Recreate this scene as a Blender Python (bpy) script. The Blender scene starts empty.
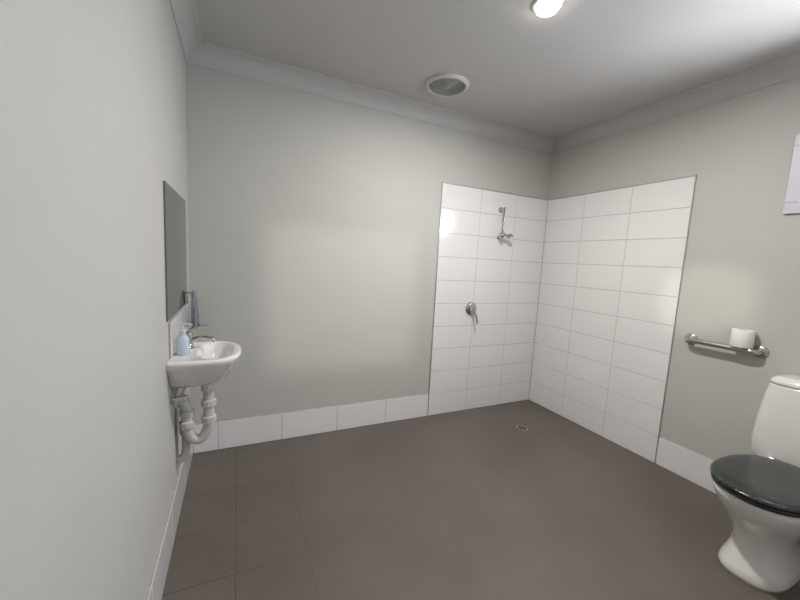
import bpy, bmesh, math
from mathutils import Vector, Matrix
C=bpy.context
sc=C.scene
try:
    sc.view_settings.view_transform='Standard'
    sc.view_settings.look='None'
    sc.view_settings.exposure=0.06
except Exception as e: pass

W=3.0; HC=2.437; CV=0.094; H=HC+CV; YR=-3.1; T=0.12

# ---------------- materials ----------------
def mat(name,col,rough=.5,metal=0.,noise=0.,nscale=8.,bump=0.,bscale=60.,spec=.5,coat=0.,emit=None,estr=0.):
    m=bpy.data.materials.new(name); m.use_nodes=True
    nt=m.node_tree; b=nt.nodes['Principled BSDF']
    b.inputs['Base Color'].default_value=(*col,1); b.inputs['Roughness'].default_value=rough
    b.inputs['Metallic'].default_value=metal
    b.inputs['Specular IOR Level'].default_value=spec
    b.inputs['Coat Weight'].default_value=coat
    tc=nt.nodes.new('ShaderNodeTexCoord')
    if noise>0:
        n=nt.nodes.new('ShaderNodeTexNoise'); n.inputs['Scale'].default_value=nscale; n.inputs['Detail'].default_value=5
        nt.links.new(tc.outputs['Object'],n.inputs['Vector'])
        r=nt.nodes.new('ShaderNodeValToRGB')
        r.color_ramp.elements[0].position=.3; r.color_ramp.elements[1].position=.7
        r.color_ramp.elements[0].color=(*[max(0,c*(1-noise)) for c in col],1)
        r.color_ramp.elements[1].color=(*[min(1,c*(1+noise)) for c in col],1)
        nt.links.new(n.outputs['Fac'],r.inputs['Fac']); nt.links.new(r.outputs['Color'],b.inputs['Base Color'])
    if bump>0:
        n=nt.nodes.new('ShaderNodeTexNoise'); n.inputs['Scale'].default_value=bscale; n.inputs['Detail'].default_value=3
        nt.links.new(tc.outputs['Object'],n.inputs['Vector'])
        bp=nt.nodes.new('ShaderNodeBump'); bp.inputs['Strength'].default_value=bump; bp.inputs['Distance'].default_value=.002
        nt.links.new(n.outputs['Fac'],bp.inputs['Height']); nt.links.new(bp.outputs['Normal'],b.inputs['Normal'])
    if emit:
        b.inputs['Emission Color'].default_value=(*emit,1); b.inputs['Emission Strength'].default_value=estr
    return m
M={}
M['wall']=mat('wall_paint',(.515,.508,.475),.55,noise=.012,nscale=3,bump=.12,bscale=180,spec=.25)
M['ceil']=mat('ceiling_paint',(.54,.527,.50),.45,noise=.01,nscale=3,spec=.4)
M['corn']=mat('cornice_paint',(.55,.54,.515),.45)
M['tile']=mat('tile_white_gloss',(.80,.78,.78),.12,noise=.01,nscale=2,coat=.3)
M['grout']=mat('grout_grey',(.38,.365,.36),.8,noise=.08,nscale=30)
M['alu']=mat('aluminium_trim',(.55,.55,.55),.35,1.)
M['chrome']=mat('chrome',(.55,.55,.56),.12,1.)
M['steel']=mat('brushed_steel',(.50,.48,.45),.28,1.,noise=.05,nscale=40)
M['cer']=mat('ceramic_white',(.78,.765,.74),.1,coat=.5)
M['pvc']=mat('white_pvc',(.54,.53,.51),.35,noise=.08,nscale=20)
M['black']=mat('black_seat_plastic',(.020,.026,.024),.22,noise=.6,nscale=90,coat=.12)
M['mirror']=mat('mirror_glass',(.23,.26,.245),.03,1.)
M['paper']=mat('toilet_paper',(.85,.83,.82),.9,bump=.4,bscale=150)
M['card']=mat('cardboard',(.35,.25,.16),.9)
M['grille']=mat('grille_plastic',(.66,.65,.63),.4)
M['dark']=mat('dark_gap',(.03,.03,.03),.8)
M['mesh']=mat('fan_mesh_grey',(.10,.10,.10),.6)
M['gr2']=mat('fan_grille_grey',(.42,.415,.40),.5)
M['frame']=mat('window_frame_white',(.58,.58,.65),.4)
M['cloth']=mat('blue_grey_cloth',(.20,.215,.255),.9,noise=.25,nscale=30,bump=.5,bscale=120)
M['door']=mat('door_paint',(.7,.69,.66),.45)
M['soap']=mat('soap_bottle',(.50,.57,.66),.15)
M['lamp']=mat('lamp_diffuser',(1,1,1),.5,emit=(1,.96,.88),estr=22)

# floor: dark tiles with faint worn grout
def floor_mat():
    m=bpy.data.materials.new('floor_dark_tile'); m.use_nodes=True
    nt=m.node_tree; N=nt.nodes; L=nt.links; b=N['Principled BSDF']
    tc=N.new('ShaderNodeTexCoord'); sep=N.new('ShaderNodeSeparateXYZ'); L.new(tc.outputs['Object'],sep.inputs[0])
    def math_(op,a,bv=None,c=None):
        n=N.new('ShaderNodeMath'); n.operation=op
        for i,v in enumerate((a,bv,c)):
            if v is None: continue
            if isinstance(v,(int,float)): n.inputs[i].default_value=v
            else: L.new(v,n.inputs[i])
        return n.outputs[0]
    def line(o,off,w):
        a=math_('ADD',o,off); a=math_('DIVIDE',a,.3); f=math_('FRACT',a)
        d=math_('ABSOLUTE',math_('SUBTRACT',f,.5))
        return math_('GREATER_THAN',d,.5-w/.3/2)
    lx=line(sep.outputs[0],-.268+3,.005); ly=line(sep.outputs[1],.475+6,.005)
    ln=math_('MAXIMUM',lx,ly)
    n1=N.new('ShaderNodeTexNoise'); n1.inputs['Scale'].default_value=1.6; n1.inputs['Detail'].default_value=6; L.new(tc.outputs['Object'],n1.inputs['Vector'])
    n2=N.new('ShaderNodeTexNoise'); n2.inputs['Scale'].default_value=220; n2.inputs['Detail'].default_value=2; L.new(tc.outputs['Object'],n2.inputs['Vector'])
    n3=N.new('ShaderNodeTexNoise'); n3.inputs['Scale'].default_value=4.; n3.inputs['Detail'].default_value=4; L.new(tc.outputs['Object'],n3.inputs['Vector'])
    r1=N.new('ShaderNodeValToRGB'); r1.color_ramp.elements[0].position=.3; r1.color_ramp.elements[1].position=.7
    r1.color_ramp.elements[0].color=(.108,.092,.080,1); r1.color_ramp.elements[1].color=(.142,.122,.107,1)
    L.new(n1.outputs['Fac'],r1.inputs['Fac'])
    mx=N.new('ShaderNodeMixRGB'); mx.blend_type='OVERLAY'; mx.inputs['Fac'].default_value=.5
    L.new(r1.outputs['Color'],mx.inputs['Color1']); L.new(n2.outputs['Fac'],mx.inputs['Color2'])
    mask=math_('MULTIPLY',math_('SUBTRACT',1.1,math_('MULTIPLY',sep.outputs[0],1.15)),math_('ADD',n3.outputs['Fac'],.1))
    mask=math_('MINIMUM',math_('MAXIMUM',mask,.05),1.)
    fac=math_('MULTIPLY',ln,mask)
    mx2=N.new('ShaderNodeMixRGB'); L.new(fac,mx2.inputs['Fac']); L.new(mx.outputs['Color'],mx2.inputs['Color1'])
    mx2.inputs['Color2'].default_value=(.045,.037,.032,1)
    L.new(mx2.outputs['Color'],b.inputs['Base Color'])
    b.inputs['Roughness'].default_value=.45; b.inputs['Specular IOR Level'].default_value=.4
    bp=N.new('ShaderNodeBump'); bp.inputs['Strength'].default_value=.35; bp.inputs['Distance'].default_value=.001
    h=math_('SUBTRACT',n2.outputs['Fac'],math_('MULTIPLY',ln,mask)); L.new(h,bp.inputs['Height']); L.new(bp.outputs['Normal'],b.inputs['Normal'])
    return m
M['floor']=floor_mat()

# ---------------- mesh helpers ----------------
def obj(name,verts,faces,m,parent=None,smooth=False,bevel=0.,seg=2,sub=0,recalc=True):
    me=bpy.data.meshes.new(name); me.from_pydata([tuple(v) for v in verts],[],faces); me.validate()
    if recalc:
        bm=bmesh.new(); bm.from_mesh(me); bmesh.ops.recalc_face_normals(bm,faces=bm.faces); bm.to_mesh(me); bm.free()
    o=bpy.data.objects.new(name,me); sc.collection.objects.link(o)
    me.materials.append(M[m] if isinstance(m,str) else m)
    if smooth:
        for p in me.polygons: p.use_smooth=True
    if bevel>0:
        md=o.modifiers.new('b','BEVEL'); md.width=bevel; md.segments=seg; md.limit_method='ANGLE'; md.angle_limit=math.radians(40)
    if sub:
        md=o.modifiers.new('s','SUBSURF'); md.levels=sub; md.render_levels=sub
    if parent: o.parent=parent
    return o
def group(name):
    e=bpy.data.objects.new(name,None); sc.collection.objects.link(e); e.empty_display_size=.1; return e
BF=[(0,1,2,3),(7,6,5,4),(0,4,5,1),(1,5,6,2),(2,6,7,3),(3,7,4,0)]
def bv(x0,x1,y0,y1,z0,z1):
    return [(x0,y0,z0),(x1,y0,z0),(x1,y1,z0),(x0,y1,z0),(x0,y0,z1),(x1,y0,z1),(x1,y1,z1),(x0,y1,z1)]
def boxes(name,lst,m,parent=None,bevel=0.,seg=2):
    V=[];F=[]
    for b in lst:
        n=len(V); V+=bv(*b); F+=[tuple(i+n for i in f) for f in BF]
    return obj(name,V,F,m,parent,bevel=bevel,seg=seg)
def loft(name,rings,m,parent=None,cap0=True,cap1=True,smooth=True,**k):
    V=[];F=[];n=len(rings[0])
    for r in rings: V+=list(r)
    for i in range(len(rings)-1):
        for j in range(n):
            a=i*n+j;b=i*n+(j+1)%n
            F.append((a,b,b+n,a+n))
    if cap0: F.append(tuple(range(n-1,-1,-1)))
    if cap1: F.append(tuple((len(rings)-1)*n+j for j in range(n)))
    return obj(name,V,F,m,parent,smooth=smooth,**k)
def frame(d):
    d=Vector(d).normalized(); a=Vector((0,0,1)) if abs(d.z)<.9 else Vector((1,0,0))
    u=d.cross(a).normalized(); return u,d.cross(u).normalized()
def cyl(name,p0,p1,r,m,parent=None,r2=None,n=32,bevel=0.002):
    p0=Vector(p0);p1=Vector(p1);u,v=frame(p1-p0); r2=r if r2 is None else r2
    R=[[p+ (u*math.cos(t)+v*math.sin(t))*rr for t in [2*math.pi*i/n for i in range(n)]] for p,rr in ((p0,r),(p1,r2))]
    o=loft(name,R,m,parent,bevel=bevel)
    return shade(o)
def shade(o,ang=40):
    me=o.data; bm=bmesh.new(); bm.from_mesh(me)
    for e in bm.edges:
        if len(e.link_faces)==2 and e.calc_face_angle(0)>math.radians(ang): e.smooth=False
    bm.to_mesh(me); bm.free(); return o
def lathe(name,prof,c,axis,m,parent=None,n=40,cap0=True,cap1=True,ang=50):
    c=Vector(c);a=Vector(axis).normalized();u,v=frame(a)
    R=[[c+a*h+(u*math.cos(t)+v*math.sin(t))*max(r,1e-4) for t in [2*math.pi*i/n for i in range(n)]] for r,h in prof]
    return shade(loft(name,R,m,parent,cap0,cap1),ang)
def sweep(name,pts,r,m,parent=None,n=16,sub=8,smoothpath=True):
    P=[Vector(p) for p in pts]
    if smoothpath and len(P)>2:
        Q=[]; E=[P[0]*2-P[1]]+P+[P[-1]*2-P[-2]]
        for i in range(1,len(E)-2):
            for k in range(sub):
                t=k/sub; p0,p1,p2,p3=E[i-1:i+3]
                Q.append(.5*((2*p1)+(p2-p0)*t+(2*p0-5*p1+4*p2-p3)*t*t+(-p0+3*p1-3*p2+p3)*t**3))
        Q.append(P[-1]); P=Q
    rr=r if callable(r) else (lambda t:r)
    rings=[];u=None
    for i,p in enumerate(P):
        d=(P[min(i+1,len(P)-1)]-P[max(i-1,0)]).normalized()
        if u is None: u,_=frame(d)
        u=(u-d*u.dot(d)).normalized(); v=d.cross(u)
        q=rr(i/(len(P)-1))
        rings.append([p+(u*math.cos(t)+v*math.sin(t))*q for t in [2*math.pi*j/n for j in range(n)]])
    return shade(loft(name,rings,m,parent),60)
def sring(cx,cy,z,rx,ry,e=2.,n=64,rxb=None,zf=None):
    out=[]
    for i in range(n):
        t=2*math.pi*i/n; c=math.cos(t); s=math.sin(t)
        X=math.copysign(abs(c)**(2/e),c); Y=math.copysign(abs(s)**(2/e),s)
        out.append(Vector((cx+X*(rx if X<0 or rxb is None else rxb),cy+Y*ry,z)))
    return out

# ---------------- room shell ----------------
boxes('floor',[(-T,W+T,YR-T,T,-.1,0)],'floor')
boxes('ceiling',[(-T,W+T,YR-T,T,H,H+.1)],'ceil')
boxes('wall_left',[(-T,0,YR-T,T,0,H)],'wall')
boxes('wall_back',[(0,W,0,T,0,H)],'wall')
wy0,wy1,wz0,wz1=-2.55,-1.71,1.77,2.07
boxes('wall_right',[(W,W+T,wy1,T,0,H),(W,W+T,YR-T,wy0,0,H),(W,W+T,wy0,wy1,0,wz0),(W,W+T,wy0,wy1,wz1,H)],'wall')
rx0,rx1,rz0,rz1=.75,1.25,1.57,2.05  # added rear opening, sized to frame the back wall light patch
dx0,dx1,dz1=1.75,2.60,2.04
boxes('wall_front',[(0,rx0,YR-T,YR,0,H),(rx1,dx0,YR-T,YR,0,H),(dx1,W,YR-T,YR,0,H),(rx0,rx1,YR-T,YR,0,rz0),(rx0,rx1,YR-T,YR,rz1,H),(dx0,dx1,YR-T,YR,dz1,H)],'wall')
# cornice
prof=[(0,HC),(.006,HC),(.006,HC+.010)]
for i in range(9):
    a=math.radians(90*i/8)
    prof.append((.008+ (CV-.018)*(1-math.cos(a)) , HC+.012+(CV-.02)*math.sin(a)))
prof+=[(CV-.008,H-.005),(CV,H-.005),(CV,H)]
rings=[[Vector((d,YR+d,z)),Vector((W-d,YR+d,z)),Vector((W-d,-d,z)),Vector((d,-d,z))] for d,z in prof]
o=loft('trim_1',rings,'corn',cap0=False,cap1=False,smooth=False)
# ---------------- tiles ----------------
G=.0015
def tilewall(name,horiz,axis,rows,depth=.008):
    g=group(name); L_=[]
    for a,b in horiz:
        for z0,z1 in rows:
            q=(a+G,b-G,z0+G,z1-G)
            if axis=='B': L_.append((q[0],q[1],-depth-.002,-.001,q[2],q[3]))
            if axis=='R': L_.append((W-depth-.002,W-.001,q[0],q[1],q[2],q[3]))
            if axis=='L': L_.append((.001,depth+.002,q[0],q[1],q[2],q[3]))
    boxes('tiles',L_,'tile',g,bevel=.0012,seg=2)
    a0=min(h[0] for h in horiz);a1=max(h[1] for h in horiz);z0=rows[0][0];z1=rows[-1][1]
    d=depth
    if axis=='B': boxes('grout',[(a0,a1,-d,0,z0,z1)],'grout',g)
    if axis=='R': boxes('grout',[(W-d,W,a0,a1,z0,z1)],'grout',g)
    if axis=='L': boxes('grout',[(0,d,a0,a1,z0,z1)],'grout',g)
    return g
rows=[(.2*i,.2*i+.2) for i in range(10)]
xb=1.80
g=tilewall('shower_wall_tiles',[(xb,2.2),(2.2,2.6),(2.6,2.99)],'B',rows)
boxes('edge_trim',[(xb-.004,xb,-.012,0,0.2,2.004),(xb-.004,2.99,-.012,0,2.0,2.004)],'alu',g)
yb=-1.21
g=tilewall('shower_wall_tiles.001',[(yb,-.81),(-.81,-.41),(-.41,-.011)],'R',rows)
boxes('edge_trim',[(W-.012,W,yb-.004,yb,0.2,2.004),(W-.012,W,yb-.004,-.011,2.0,2.004)],'alu',g)
def spans(a,b,step,start):
    j=[start-k*step for k in range(-20,20)]
    p=sorted([a,b]+[q for q in j if a+.02<q<b-.02]); return list(zip(p[:-1],p[1:]))
tilewall('baseboard_back',spans(.011,xb-.005,.41,xb),'B',[(0,.2)])
tilewall('baseboard_right',spans(YR+.001,yb-.005,.41,yb),'R',[(0,.2)])
tilewall('baseboard_left',spans(YR+.001,-.001,.41,0),'L',[(0,.2)])
tilewall('basin_splashback_tiles',[(-.76,-.44),(-.44,-.12)],'L',[(.85,1.025)])

# ---------------- windows / door ----------------
g=group('window_1')
t=.06
boxes('architrave',[(W-.016,W,wy0-t,wy1+t,wz0-t,wz0),(W-.016,W,wy0-t,wy1+t,wz1,wz1+t),(W-.016,W,wy0-t,wy0,wz0,wz1),(W-.016,W,wy1,wy1+t,wz0,wz1)],'frame',g,bevel=.003)
f=.03
boxes('sash',[(W+.04,W+.07,wy0,wy1,wz0,wz0+f),(W+.04,W+.07,wy0,wy1,wz1-f,wz1),(W+.04,W+.07,wy0,wy0+f,wz0,wz1),(W+.04,W+.07,wy1-f,wy1,wz0,wz1),(W+.04,W+.07,(wy0+wy1)/2-.015,(wy0+wy1)/2+.015,wz0,wz1)],'frame',g,bevel=.003)
g=group('patch_shaping_opening')  # trim of the added unseen opening that shapes the light patch
boxes('architrave',[(rx0-t,rx1+t,YR,YR+.016,rz0-t,rz0),(rx0-t,rx1+t,YR,YR+.016,rz1,rz1+t),(rx0-t,rx0,YR,YR+.016,rz0,rz1),(rx1,rx1+t,YR,YR+.016,rz0,rz1)],'frame',g,bevel=.003)
g=group('door_1')
boxes('leaf',[(dx0+.02,dx1-.02,YR-.06,YR-.02,.005,dz1-.02)],'door',g,bevel=.002)
boxes('architrave',[(dx0-t,dx0,YR,YR+.016,0,dz1),(dx1,dx1+t,YR,YR+.016,0,dz1),(dx0-t,dx1+t,YR,YR+.016,dz1,dz1+t)],'door',g,bevel=.003)
boxes('jamb',[(dx0,dx0+.02,YR-T,YR,0,dz1),(dx1-.02,dx1,YR-T,YR,0,dz1),(dx0,dx1,YR-T,YR,dz1-.02,dz1)],'door',g)
sweep('handle',[(dx0+.08,YR-.02,1.0),(dx0+.08,YR+.04,1.0),(dx0+.10,YR+.05,1.0),(dx0+.19,YR+.05,1.0)],.009,'chrome',g)

# ---------------- mirror ----------------
g=group('wall_mirror')
boxes('glass',[(.001,.007,-.806,-.17,1.035,1.62)],'mirror',g,bevel=.0015)
boxes('backing',[(0,.0015,-.80,-.176,1.04,1.615)],'dark',g)

# ---------------- wash basin ----------------
g=group('wash_basin')
BY=-.635
def bring(cx,rx,ry,z,e=2.6,flat=.0):
    r=sring(cx,BY,z,.30,ry,e,72,rxb=rx)
    return [Vector((max(v.x,.0015+flat),v.y,v.z)) for v in r]
rings=[bring(.10,.05,.06,.705,2),bring(.10,.09,.09,.71,2.2),bring(.10,.135,.125,.735,2.3),bring(.10,.165,.16,.785,2.5),
       bring(.10,.183,.188,.822,2.7),bring(.10,.192,.2,.842,2.8),bring(.10,.194,.202,.852,2.8),bring(.10,.190,.198,.858,2.8),bring(.10,.182,.19,.860,2.8)]
def inner(z,x0,x1,ry,e=2.3):
    cx=(x0+x1)/2; return sring(cx,BY,z,(x1-x0)/2,ry,e,72)
rings+=[inner(.860,.095,.262,.168),inner(.856,.102,.256,.161),inner(.83,.108,.248,.15),inner(.78,.12,.235,.125,2.1),inner(.752,.14,.215,.08,2),inner(.745,.165,.195,.02,2)]
shade(loft('bowl',rings,'cer',g),70)
lathe('waste',[(.02,0),(.024,.002),(.012,.004)],(.18,BY,.746),(0,0,1),'chrome',g)
cyl('overflow',(.108,BY,.822),(.112,BY,.822),.009,'chrome',g,bevel=0)
# tap
g=group('basin_mixer_tap')
tx=.055; ty=BY+.05
lathe('body',[(.026,0),(.026,.006),(.021,.01),(.020,.05),(.022,.055),(.022,.075),(.018,.082),(.005,.085)],(tx,ty,.8605),(0,0,1),'chrome',g)
sweep('spout',[(tx,ty,.895),(tx+.05,ty,.91),(tx+.10,ty,.905),(tx+.115,ty,.888)],lambda t:.013-.003*t,'chrome',g)
sweep('lever',[(tx,ty,.944),(tx+.02,ty+.005,.958),(tx+.085,ty+.02,.972)],lambda t:.009-.004*t,'chrome',g)
# soap
g=group('soap_dispenser')
sx,sy=.045,BY-.06
lathe('bottle',[(.024,0),(.027,.004),(.027,.07),(.022,.085),(.012,.092),(.012,.1)],(sx,sy,.8605),(0,0,1),'soap',g)
lathe('collar',[(.014,.1),(.014,.115),(.006,.118),(.005,.14)],(sx,sy,.8605),(0,0,1),'pvc',g)
sweep('nozzle',[(sx-.012,sy,1.003),(sx+.01,sy,1.004),(sx+.04,sy,.998)],.006,'pvc',g)
# cloth on hook
g=group('hanging_cloth')
hy=-.115
sweep('hook',[(.001,hy,1.09),(.02,hy,1.085),(.03,hy,1.09),(.033,hy,1.10)],.004,'chrome',g)
rings=[]
for i in range(12):
    t=i/11; z=1.095-.21*t; w=.012+.055*t**.7; d=.012+.012*t
    ring=[]
    for j in range(32):
        a=2*math.pi*j/32; fold=1+.22*math.sin(5*a+1.5*t)*t
        ring.append(Vector((.028+.6*d+d*math.cos(a)*fold*.9, hy-.01*t+w*math.sin(a)*fold, z-.012*math.sin(3*a)*t)))
    rings.append(ring)
loft('cloth',rings,'cloth',g)
# waste pipe
g=group('basin_waste_pipe')
px=.145
sweep('trap',[(px,BY,.706),(px,BY,.62),(px,BY,.54),(px-.005,BY,.46),(px-.033,BY,.410),(px-.065,BY,.410),(px-.092,BY,.46),(px-.094,BY,.53),(px-.096,BY,.57),(px-.116,BY,.61),(px-.143,BY,.615)],.024,'pvc',g,sub=6)
for i,(x,z,hh,r) in enumerate([(px,.655,.05,.034),(px,.575,.035,.034),(px,.49,.035,.034),(px-.094,.475,.035,.034),(px-.094,.535,.03,.032)]):
    lathe('nut_%d'%(i+1),[(r*.85,0),(r,.004),(r,hh-.004),(r*.85,hh)],(x,BY,z),(0,0,1),'pvc',g,n=12,ang=20)
lathe('wall_flange',[(.038,0),(.036,.008),(.026,.012)],(0.0015,BY,.615),(1,0,0),'pvc',g)
sweep('waste_drop',[(.04,BY+.05,.56),(.04,BY+.05,.50),(.04,BY+.05,.42),(.04,BY+.05,.35),(.032,BY+.045,.305),(.002,BY+.04,.29)],.020,'pvc',g)
lathe('nut_6',[(.026,0),(.029,.004),(.029,.036),(.026,.04)],(.04,BY+.05,.42),(0,0,1),'pvc',g,n=12,ang=20)
sweep('link',[(.04,BY+.05,.55),(.045,BY+.03,.60),(px-.10,BY,.60)],.018,'pvc',g)
for i,yy in enumerate((-.09,.10)):
    lathe('stop_valve_%d'%(i+1),[(.022,0),(.022,.004),(.012,.008),(.012,.045),(.016,.047),(.016,.062)],(.0015,BY+yy,.66),(1,0,0),'chrome',g)
    sweep('hose_%d'%(i+1),[(.035,BY+yy,.665),(.05,BY+yy*.9,.69),(.055,BY+yy*.6,.72),(.055,BY+yy*.3,.745)],.006,'steel',g)

# ---------------- shower fittings ----------------
g=group('hand_shower')
sx=2.42; d0=-.0105
lathe('top_flange',[(.024,0),(.024,.006),(.015,.010),(.011,.05)],(sx,d0,1.845),(0,-1,0),'chrome',g)
lathe('bottom_flange',[(.016,0),(.016,.006),(.010,.010),(.009,.05)],(sx,d0,1.60),(0,-1,0),'chrome',g)
cyl('riser',(sx,d0-.05,1.575),(sx,d0-.05,1.865),.009,'chrome',g)
lathe('slider',[(.015,0),(.019,.004),(.019,.040),(.015,.044)],(sx,d0-.05,1.60),(0,0,1),'chrome',g)
sweep('arm',[(sx-.03,d0-.05,1.625),(sx+.02,d0-.06,1.622),(sx+.07,d0-.07,1.615)],.011,'chrome',g)
lathe('rose',[(.010,0),(.022,.014),(.026,.020),(.026,.032),(.021,.036)],(sx+.065,d0-.07,1.637),(.25,-.1,-.9),'chrome',g)
g=group('shower_mixer')
mx_,mz=2.175,.955
lathe('plate',[(.058,0),(.058,.004),(.050,.010),(.030,.013),(.028,.045),(.024,.055),(.005,.058)],(mx_,d0,mz),(0,-1,0),'chrome',g)
sweep('lever',[(mx_,d0-.045,mz-.01),(mx_+.012,d0-.062,mz-.05),(mx_+.03,d0-.072,mz-.125)],lambda t:.012-.004*t,'chrome',g)

# ---------------- grab rail + roll ----------------
g=group('grab_rail')
rz=.935; rx=W-.062
ya,yb2=-1.315,-1.655
sweep('bar',[(W-.002,ya,rz),(W-.035,ya,rz),(rx+.006,ya-.012,rz),(rx,ya-.04,rz),(rx,-1.5,rz),(rx,yb2+.04,rz),(rx+.006,yb2+.012,rz),(W-.035,yb2,rz),(W-.002,yb2,rz)],.016,'steel',g,n=24)
for i,yy in enumerate((ya,yb2)):
    lathe('flange_%d'%(i+1),[(.036,0),(.036,.005),(.031,.010),(.018,.013)],(W-.0005,yy,rz),(-1,0,0),'steel',g)
g=group('toilet_paper_roll')
ry=-1.585; rxx=W-.054
lathe('roll',[(.020,0),(.049,0),(.0505,.003),(.0505,.097),(.049,.1),(.020,.1),(.020,.0)],(rxx,ry,rz+.0165),(0,0,1),'paper',g,cap0=False,cap1=False)
lathe('core',[(.020,.001),(.020,.099),(.0185,.099),(.0185,.001),(.020,.001)],(rxx,ry,rz+.0165),(0,0,1),'card',g,cap0=False,cap1=False)

# ---------------- toilet ----------------
g=group('toilet')
ty=-1.93
def tr(z,x0,x1,hw,e=2.3,k=.42):
    cx=x0+(x1-x0)*k
    return sring(cx,ty,z,cx-x0,hw,e,64,rxb=x1-cx)
rings=[tr(0,2.325,2.76,.118,2.6),tr(.02,2.32,2.76,.120,2.6),tr(.05,2.33,2.76,.112,2.5),tr(.10,2.355,2.77,.098,2.4),tr(.16,2.365,2.79,.094,2.4),
       tr(.22,2.345,2.82,.112,2.4),tr(.28,2.30,2.85,.14,2.4),tr(.33,2.26,2.88,.163,2.4),tr(.375,2.235,2.90,.178,2.4),tr(.40,2.23,2.90,.182,2.4),tr(.408,2.24,2.895,.175,2.4)]
loft('pan',rings,'cer',g)
rings=[tr(.409,2.225,2.76,.183,2.25,.5),tr(.413,2.220,2.765,.187,2.25,.5),tr(.424,2.220,2.765,.187,2.25,.5),tr(.427,2.226,2.76,.182,2.25,.5)]
loft('seat',rings,'black',g)
rings=[tr(.4285,2.222,2.765,.186,2.25,.5),tr(.433,2.215,2.77,.191,2.25,.5),tr(.440,2.215,2.77,.191,2.25,.5),tr(.446,2.225,2.765,.184,2.25,.5),tr(.450,2.26,2.74,.155,2.2,.5),tr(.451,2.35,2.66,.09,2.,.5)]
loft('lid',rings,'black',g)
for i,yy in enumerate((-.08,.08)):
    cyl('hinge_%d'%(i+1),(2.775,ty+yy-.02,.43),(2.775,ty+yy+.02,.43),.014,'chrome',g)
def cr(z,x0,hw,e=4.):
    cx=(x0+2.995)/2; return sring(cx,ty,z,cx-x0,hw,e,64)
rings=[cr(.34,2.84,.12),cr(.38,2.815,.17),cr(.42,2.80,.205),cr(.50,2.795,.208),cr(.62,2.797,.201),cr(.74,2.803,.188),cr(.80,2.808,.178),cr(.812,2.81,.175)]
loft('cistern',rings,'cer',g)
rings=[cr(.8125,2.806,.176),cr(.818,2.803,.179),cr(.832,2.805,.175),cr(.845,2.814,.162),cr(.851,2.83,.14),cr(.853,2.86,.09)]
loft('cistern_lid',rings,'cer',g)
lathe('flush_button',[(.022,0),(.022,.005),(.018,.007)],(2.9,ty,.8525),(0,0,1),'chrome',g)

# ---------------- floor drain ----------------
g=group('floor_drain')
dc=(2.45,-.475,.0005)
lathe('rim',[(.050,0),(.050,.003),(.043,.0045),(.038,.003),(.038,0)],dc,(0,0,1),'chrome',g,cap0=False,cap1=False)
lathe('pit',[(.038,0),(.038,.0005)],dc,(0,0,1),'dark',g)
for i in range(5):
    yy=-.024+.012*i; hw=math.sqrt(.038**2-yy**2)
    boxes('bar_%d'%(i+1),[(dc[0]-hw,dc[0]+hw,dc[1]+yy-.002,dc[1]+yy+.002,.001,.0035)],'chrome',g)

# ---------------- exhaust fan ----------------
g=group('ceiling_exhaust_fan')
fc=(1.545,-.405,H)
lathe('outer_ring',[(.146,0),(.146,.006),(.142,.013),(.132,.020),(.124,.019),(.121,.012),(.121,0)],fc,(0,0,-1),'grille',g,n=64,cap0=False,cap1=False)
lathe('housing',[(.121,.001),(.121,.004)],fc,(0,0,-1),'mesh',g,n=48)
for i in range(9):
    r=.016+.012*i
    lathe('grille_ring_%d'%(i+1),[(r,.008),(r+.004,.008),(r+.004,.016),(r,.016),(r,.008)],fc,(0,0,-1),'gr2',g,n=48,cap0=False,cap1=False)
lathe('hub',[(.012,.006),(.012,.019)],fc,(0,0,-1),'gr2',g)
V=[];F=[]
for k in range(32):
    a=2*math.pi*k/32; u=Vector((math.cos(a),math.sin(a),0)); v=Vector((-u.y,u.x,0))*.0015; n=len(V); c=Vector(fc)
    for z in (-.008,-.014):
        for s,r in ((-1,.012),(1,.012),(1,.122),(-1,.122)): V.append(c+u*r+v*s+Vector((0,0,z)))
    F+=[tuple(i+n for i in f_) for f_ in BF]
obj('spokes',V,F,'gr2',g)

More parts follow.
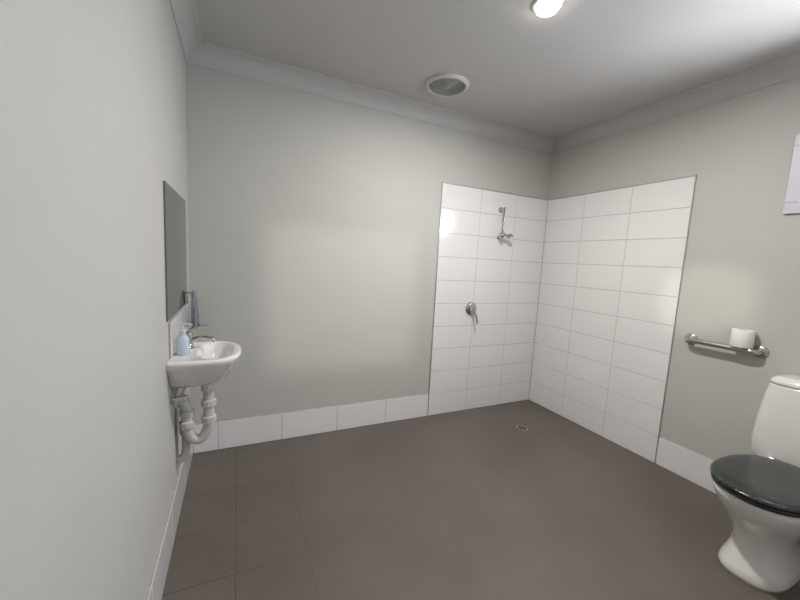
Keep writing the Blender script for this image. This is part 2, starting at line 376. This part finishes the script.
# ---------------- ceiling light ----------------
g=group('ceiling_light')
lc=(1.54,-1.25,H)
lathe('bezel',[(.070,0),(.070,.004),(.064,.010),(.054,.012),(.052,.008),(.052,0)],lc,(0,0,-1),'grille',g,cap0=False,cap1=False)
lathe('diffuser',[(.052,.004),(.052,.018),(.046,.028),(.028,.036),(.004,.039)],lc,(0,0,-1),'lamp',g)
def area(name,loc,tgt,sx,sy,power,col,shape='RECTANGLE',spread=180):
    l=bpy.data.lights.new(name,'AREA'); l.shape=shape; l.size=sx; l.size_y=sy; l.energy=power; l.color=col; l.spread=math.radians(spread)
    o=bpy.data.objects.new(name,l); sc.collection.objects.link(o); o.location=loc
    o.rotation_euler=(Vector(tgt)-Vector(loc)).to_track_quat('-Z','Y').to_euler(); return o
def sphere(name,loc,p,col,r):
    l=bpy.data.lights.new(name,'POINT'); l.energy=p; l.color=col; l.shadow_soft_size=r
    o=bpy.data.objects.new(name,l); sc.collection.objects.link(o); o.location=loc
area('downlight_lamp',(lc[0],lc[1],H-.045),(lc[0],lc[1],0),.10,.10,35,(1,.955,.905),'DISK')
# daylight entering the high window, mostly bounced upward from the ground outside
area('window_daylight',(W+.40,(wy0+wy1)/2,1.55),(1.9,(wy0+wy1)/2+.25,2.5),.95,.5,120,(.88,.93,1))
area('window_skylight',(W+.25,(wy0+wy1)/2,1.98),(0,(wy0+wy1)/2+.1,1.3),.9,.4,55,(.74,.84,1))
sphere('back_wall_patch_light',(.98,-5.5,2.4),170,(1,.97,.95),.07)  # added unseen lamp, throws the bright patch onto the back wall
l=bpy.data.lights.new('right_wall_patch_spot','SPOT'); l.energy=330; l.color=(1,.96,.9); l.shadow_soft_size=.06; l.spot_size=math.radians(5.5); l.spot_blend=.6  # added narrow spot for the soft bright blob on the right wall
o=bpy.data.objects.new('right_wall_patch_spot',l); sc.collection.objects.link(o); o.location=(-.95,-4.85,2.42)
o.rotation_euler=(Vector((3,-1.33,1.2))-o.location).to_track_quat('-Z','Y').to_euler()

w=bpy.data.worlds.new('world'); sc.world=w; w.use_nodes=True
w.node_tree.nodes['Background'].inputs[0].default_value=(.75,.85,1,1); w.node_tree.nodes['Background'].inputs[1].default_value=1.0

# ---------------- camera ----------------
yaw,pitch,roll=.4412,-.112,.0532
f=Vector((math.sin(yaw)*math.cos(pitch),math.cos(yaw)*math.cos(pitch),math.sin(pitch)))
r=Vector((math.cos(yaw),-math.sin(yaw),0)); u=r.cross(f)
r2=r*math.cos(roll)+u*math.sin(roll); u2=-r*math.sin(roll)+u*math.cos(roll)
cd=bpy.data.cameras.new('camera'); cam=bpy.data.objects.new('camera',cd); sc.collection.objects.link(cam)
mw=Matrix((( r2.x,u2.x,-f.x,.2723),(r2.y,u2.y,-f.y,-2.5428),(r2.z,u2.z,-f.z,1.3456),(0,0,0,1)))
cam.matrix_world=mw
cd.sensor_width=36; cd.lens=348.1542*36/800; cd.clip_start=.02
sc.camera=cam
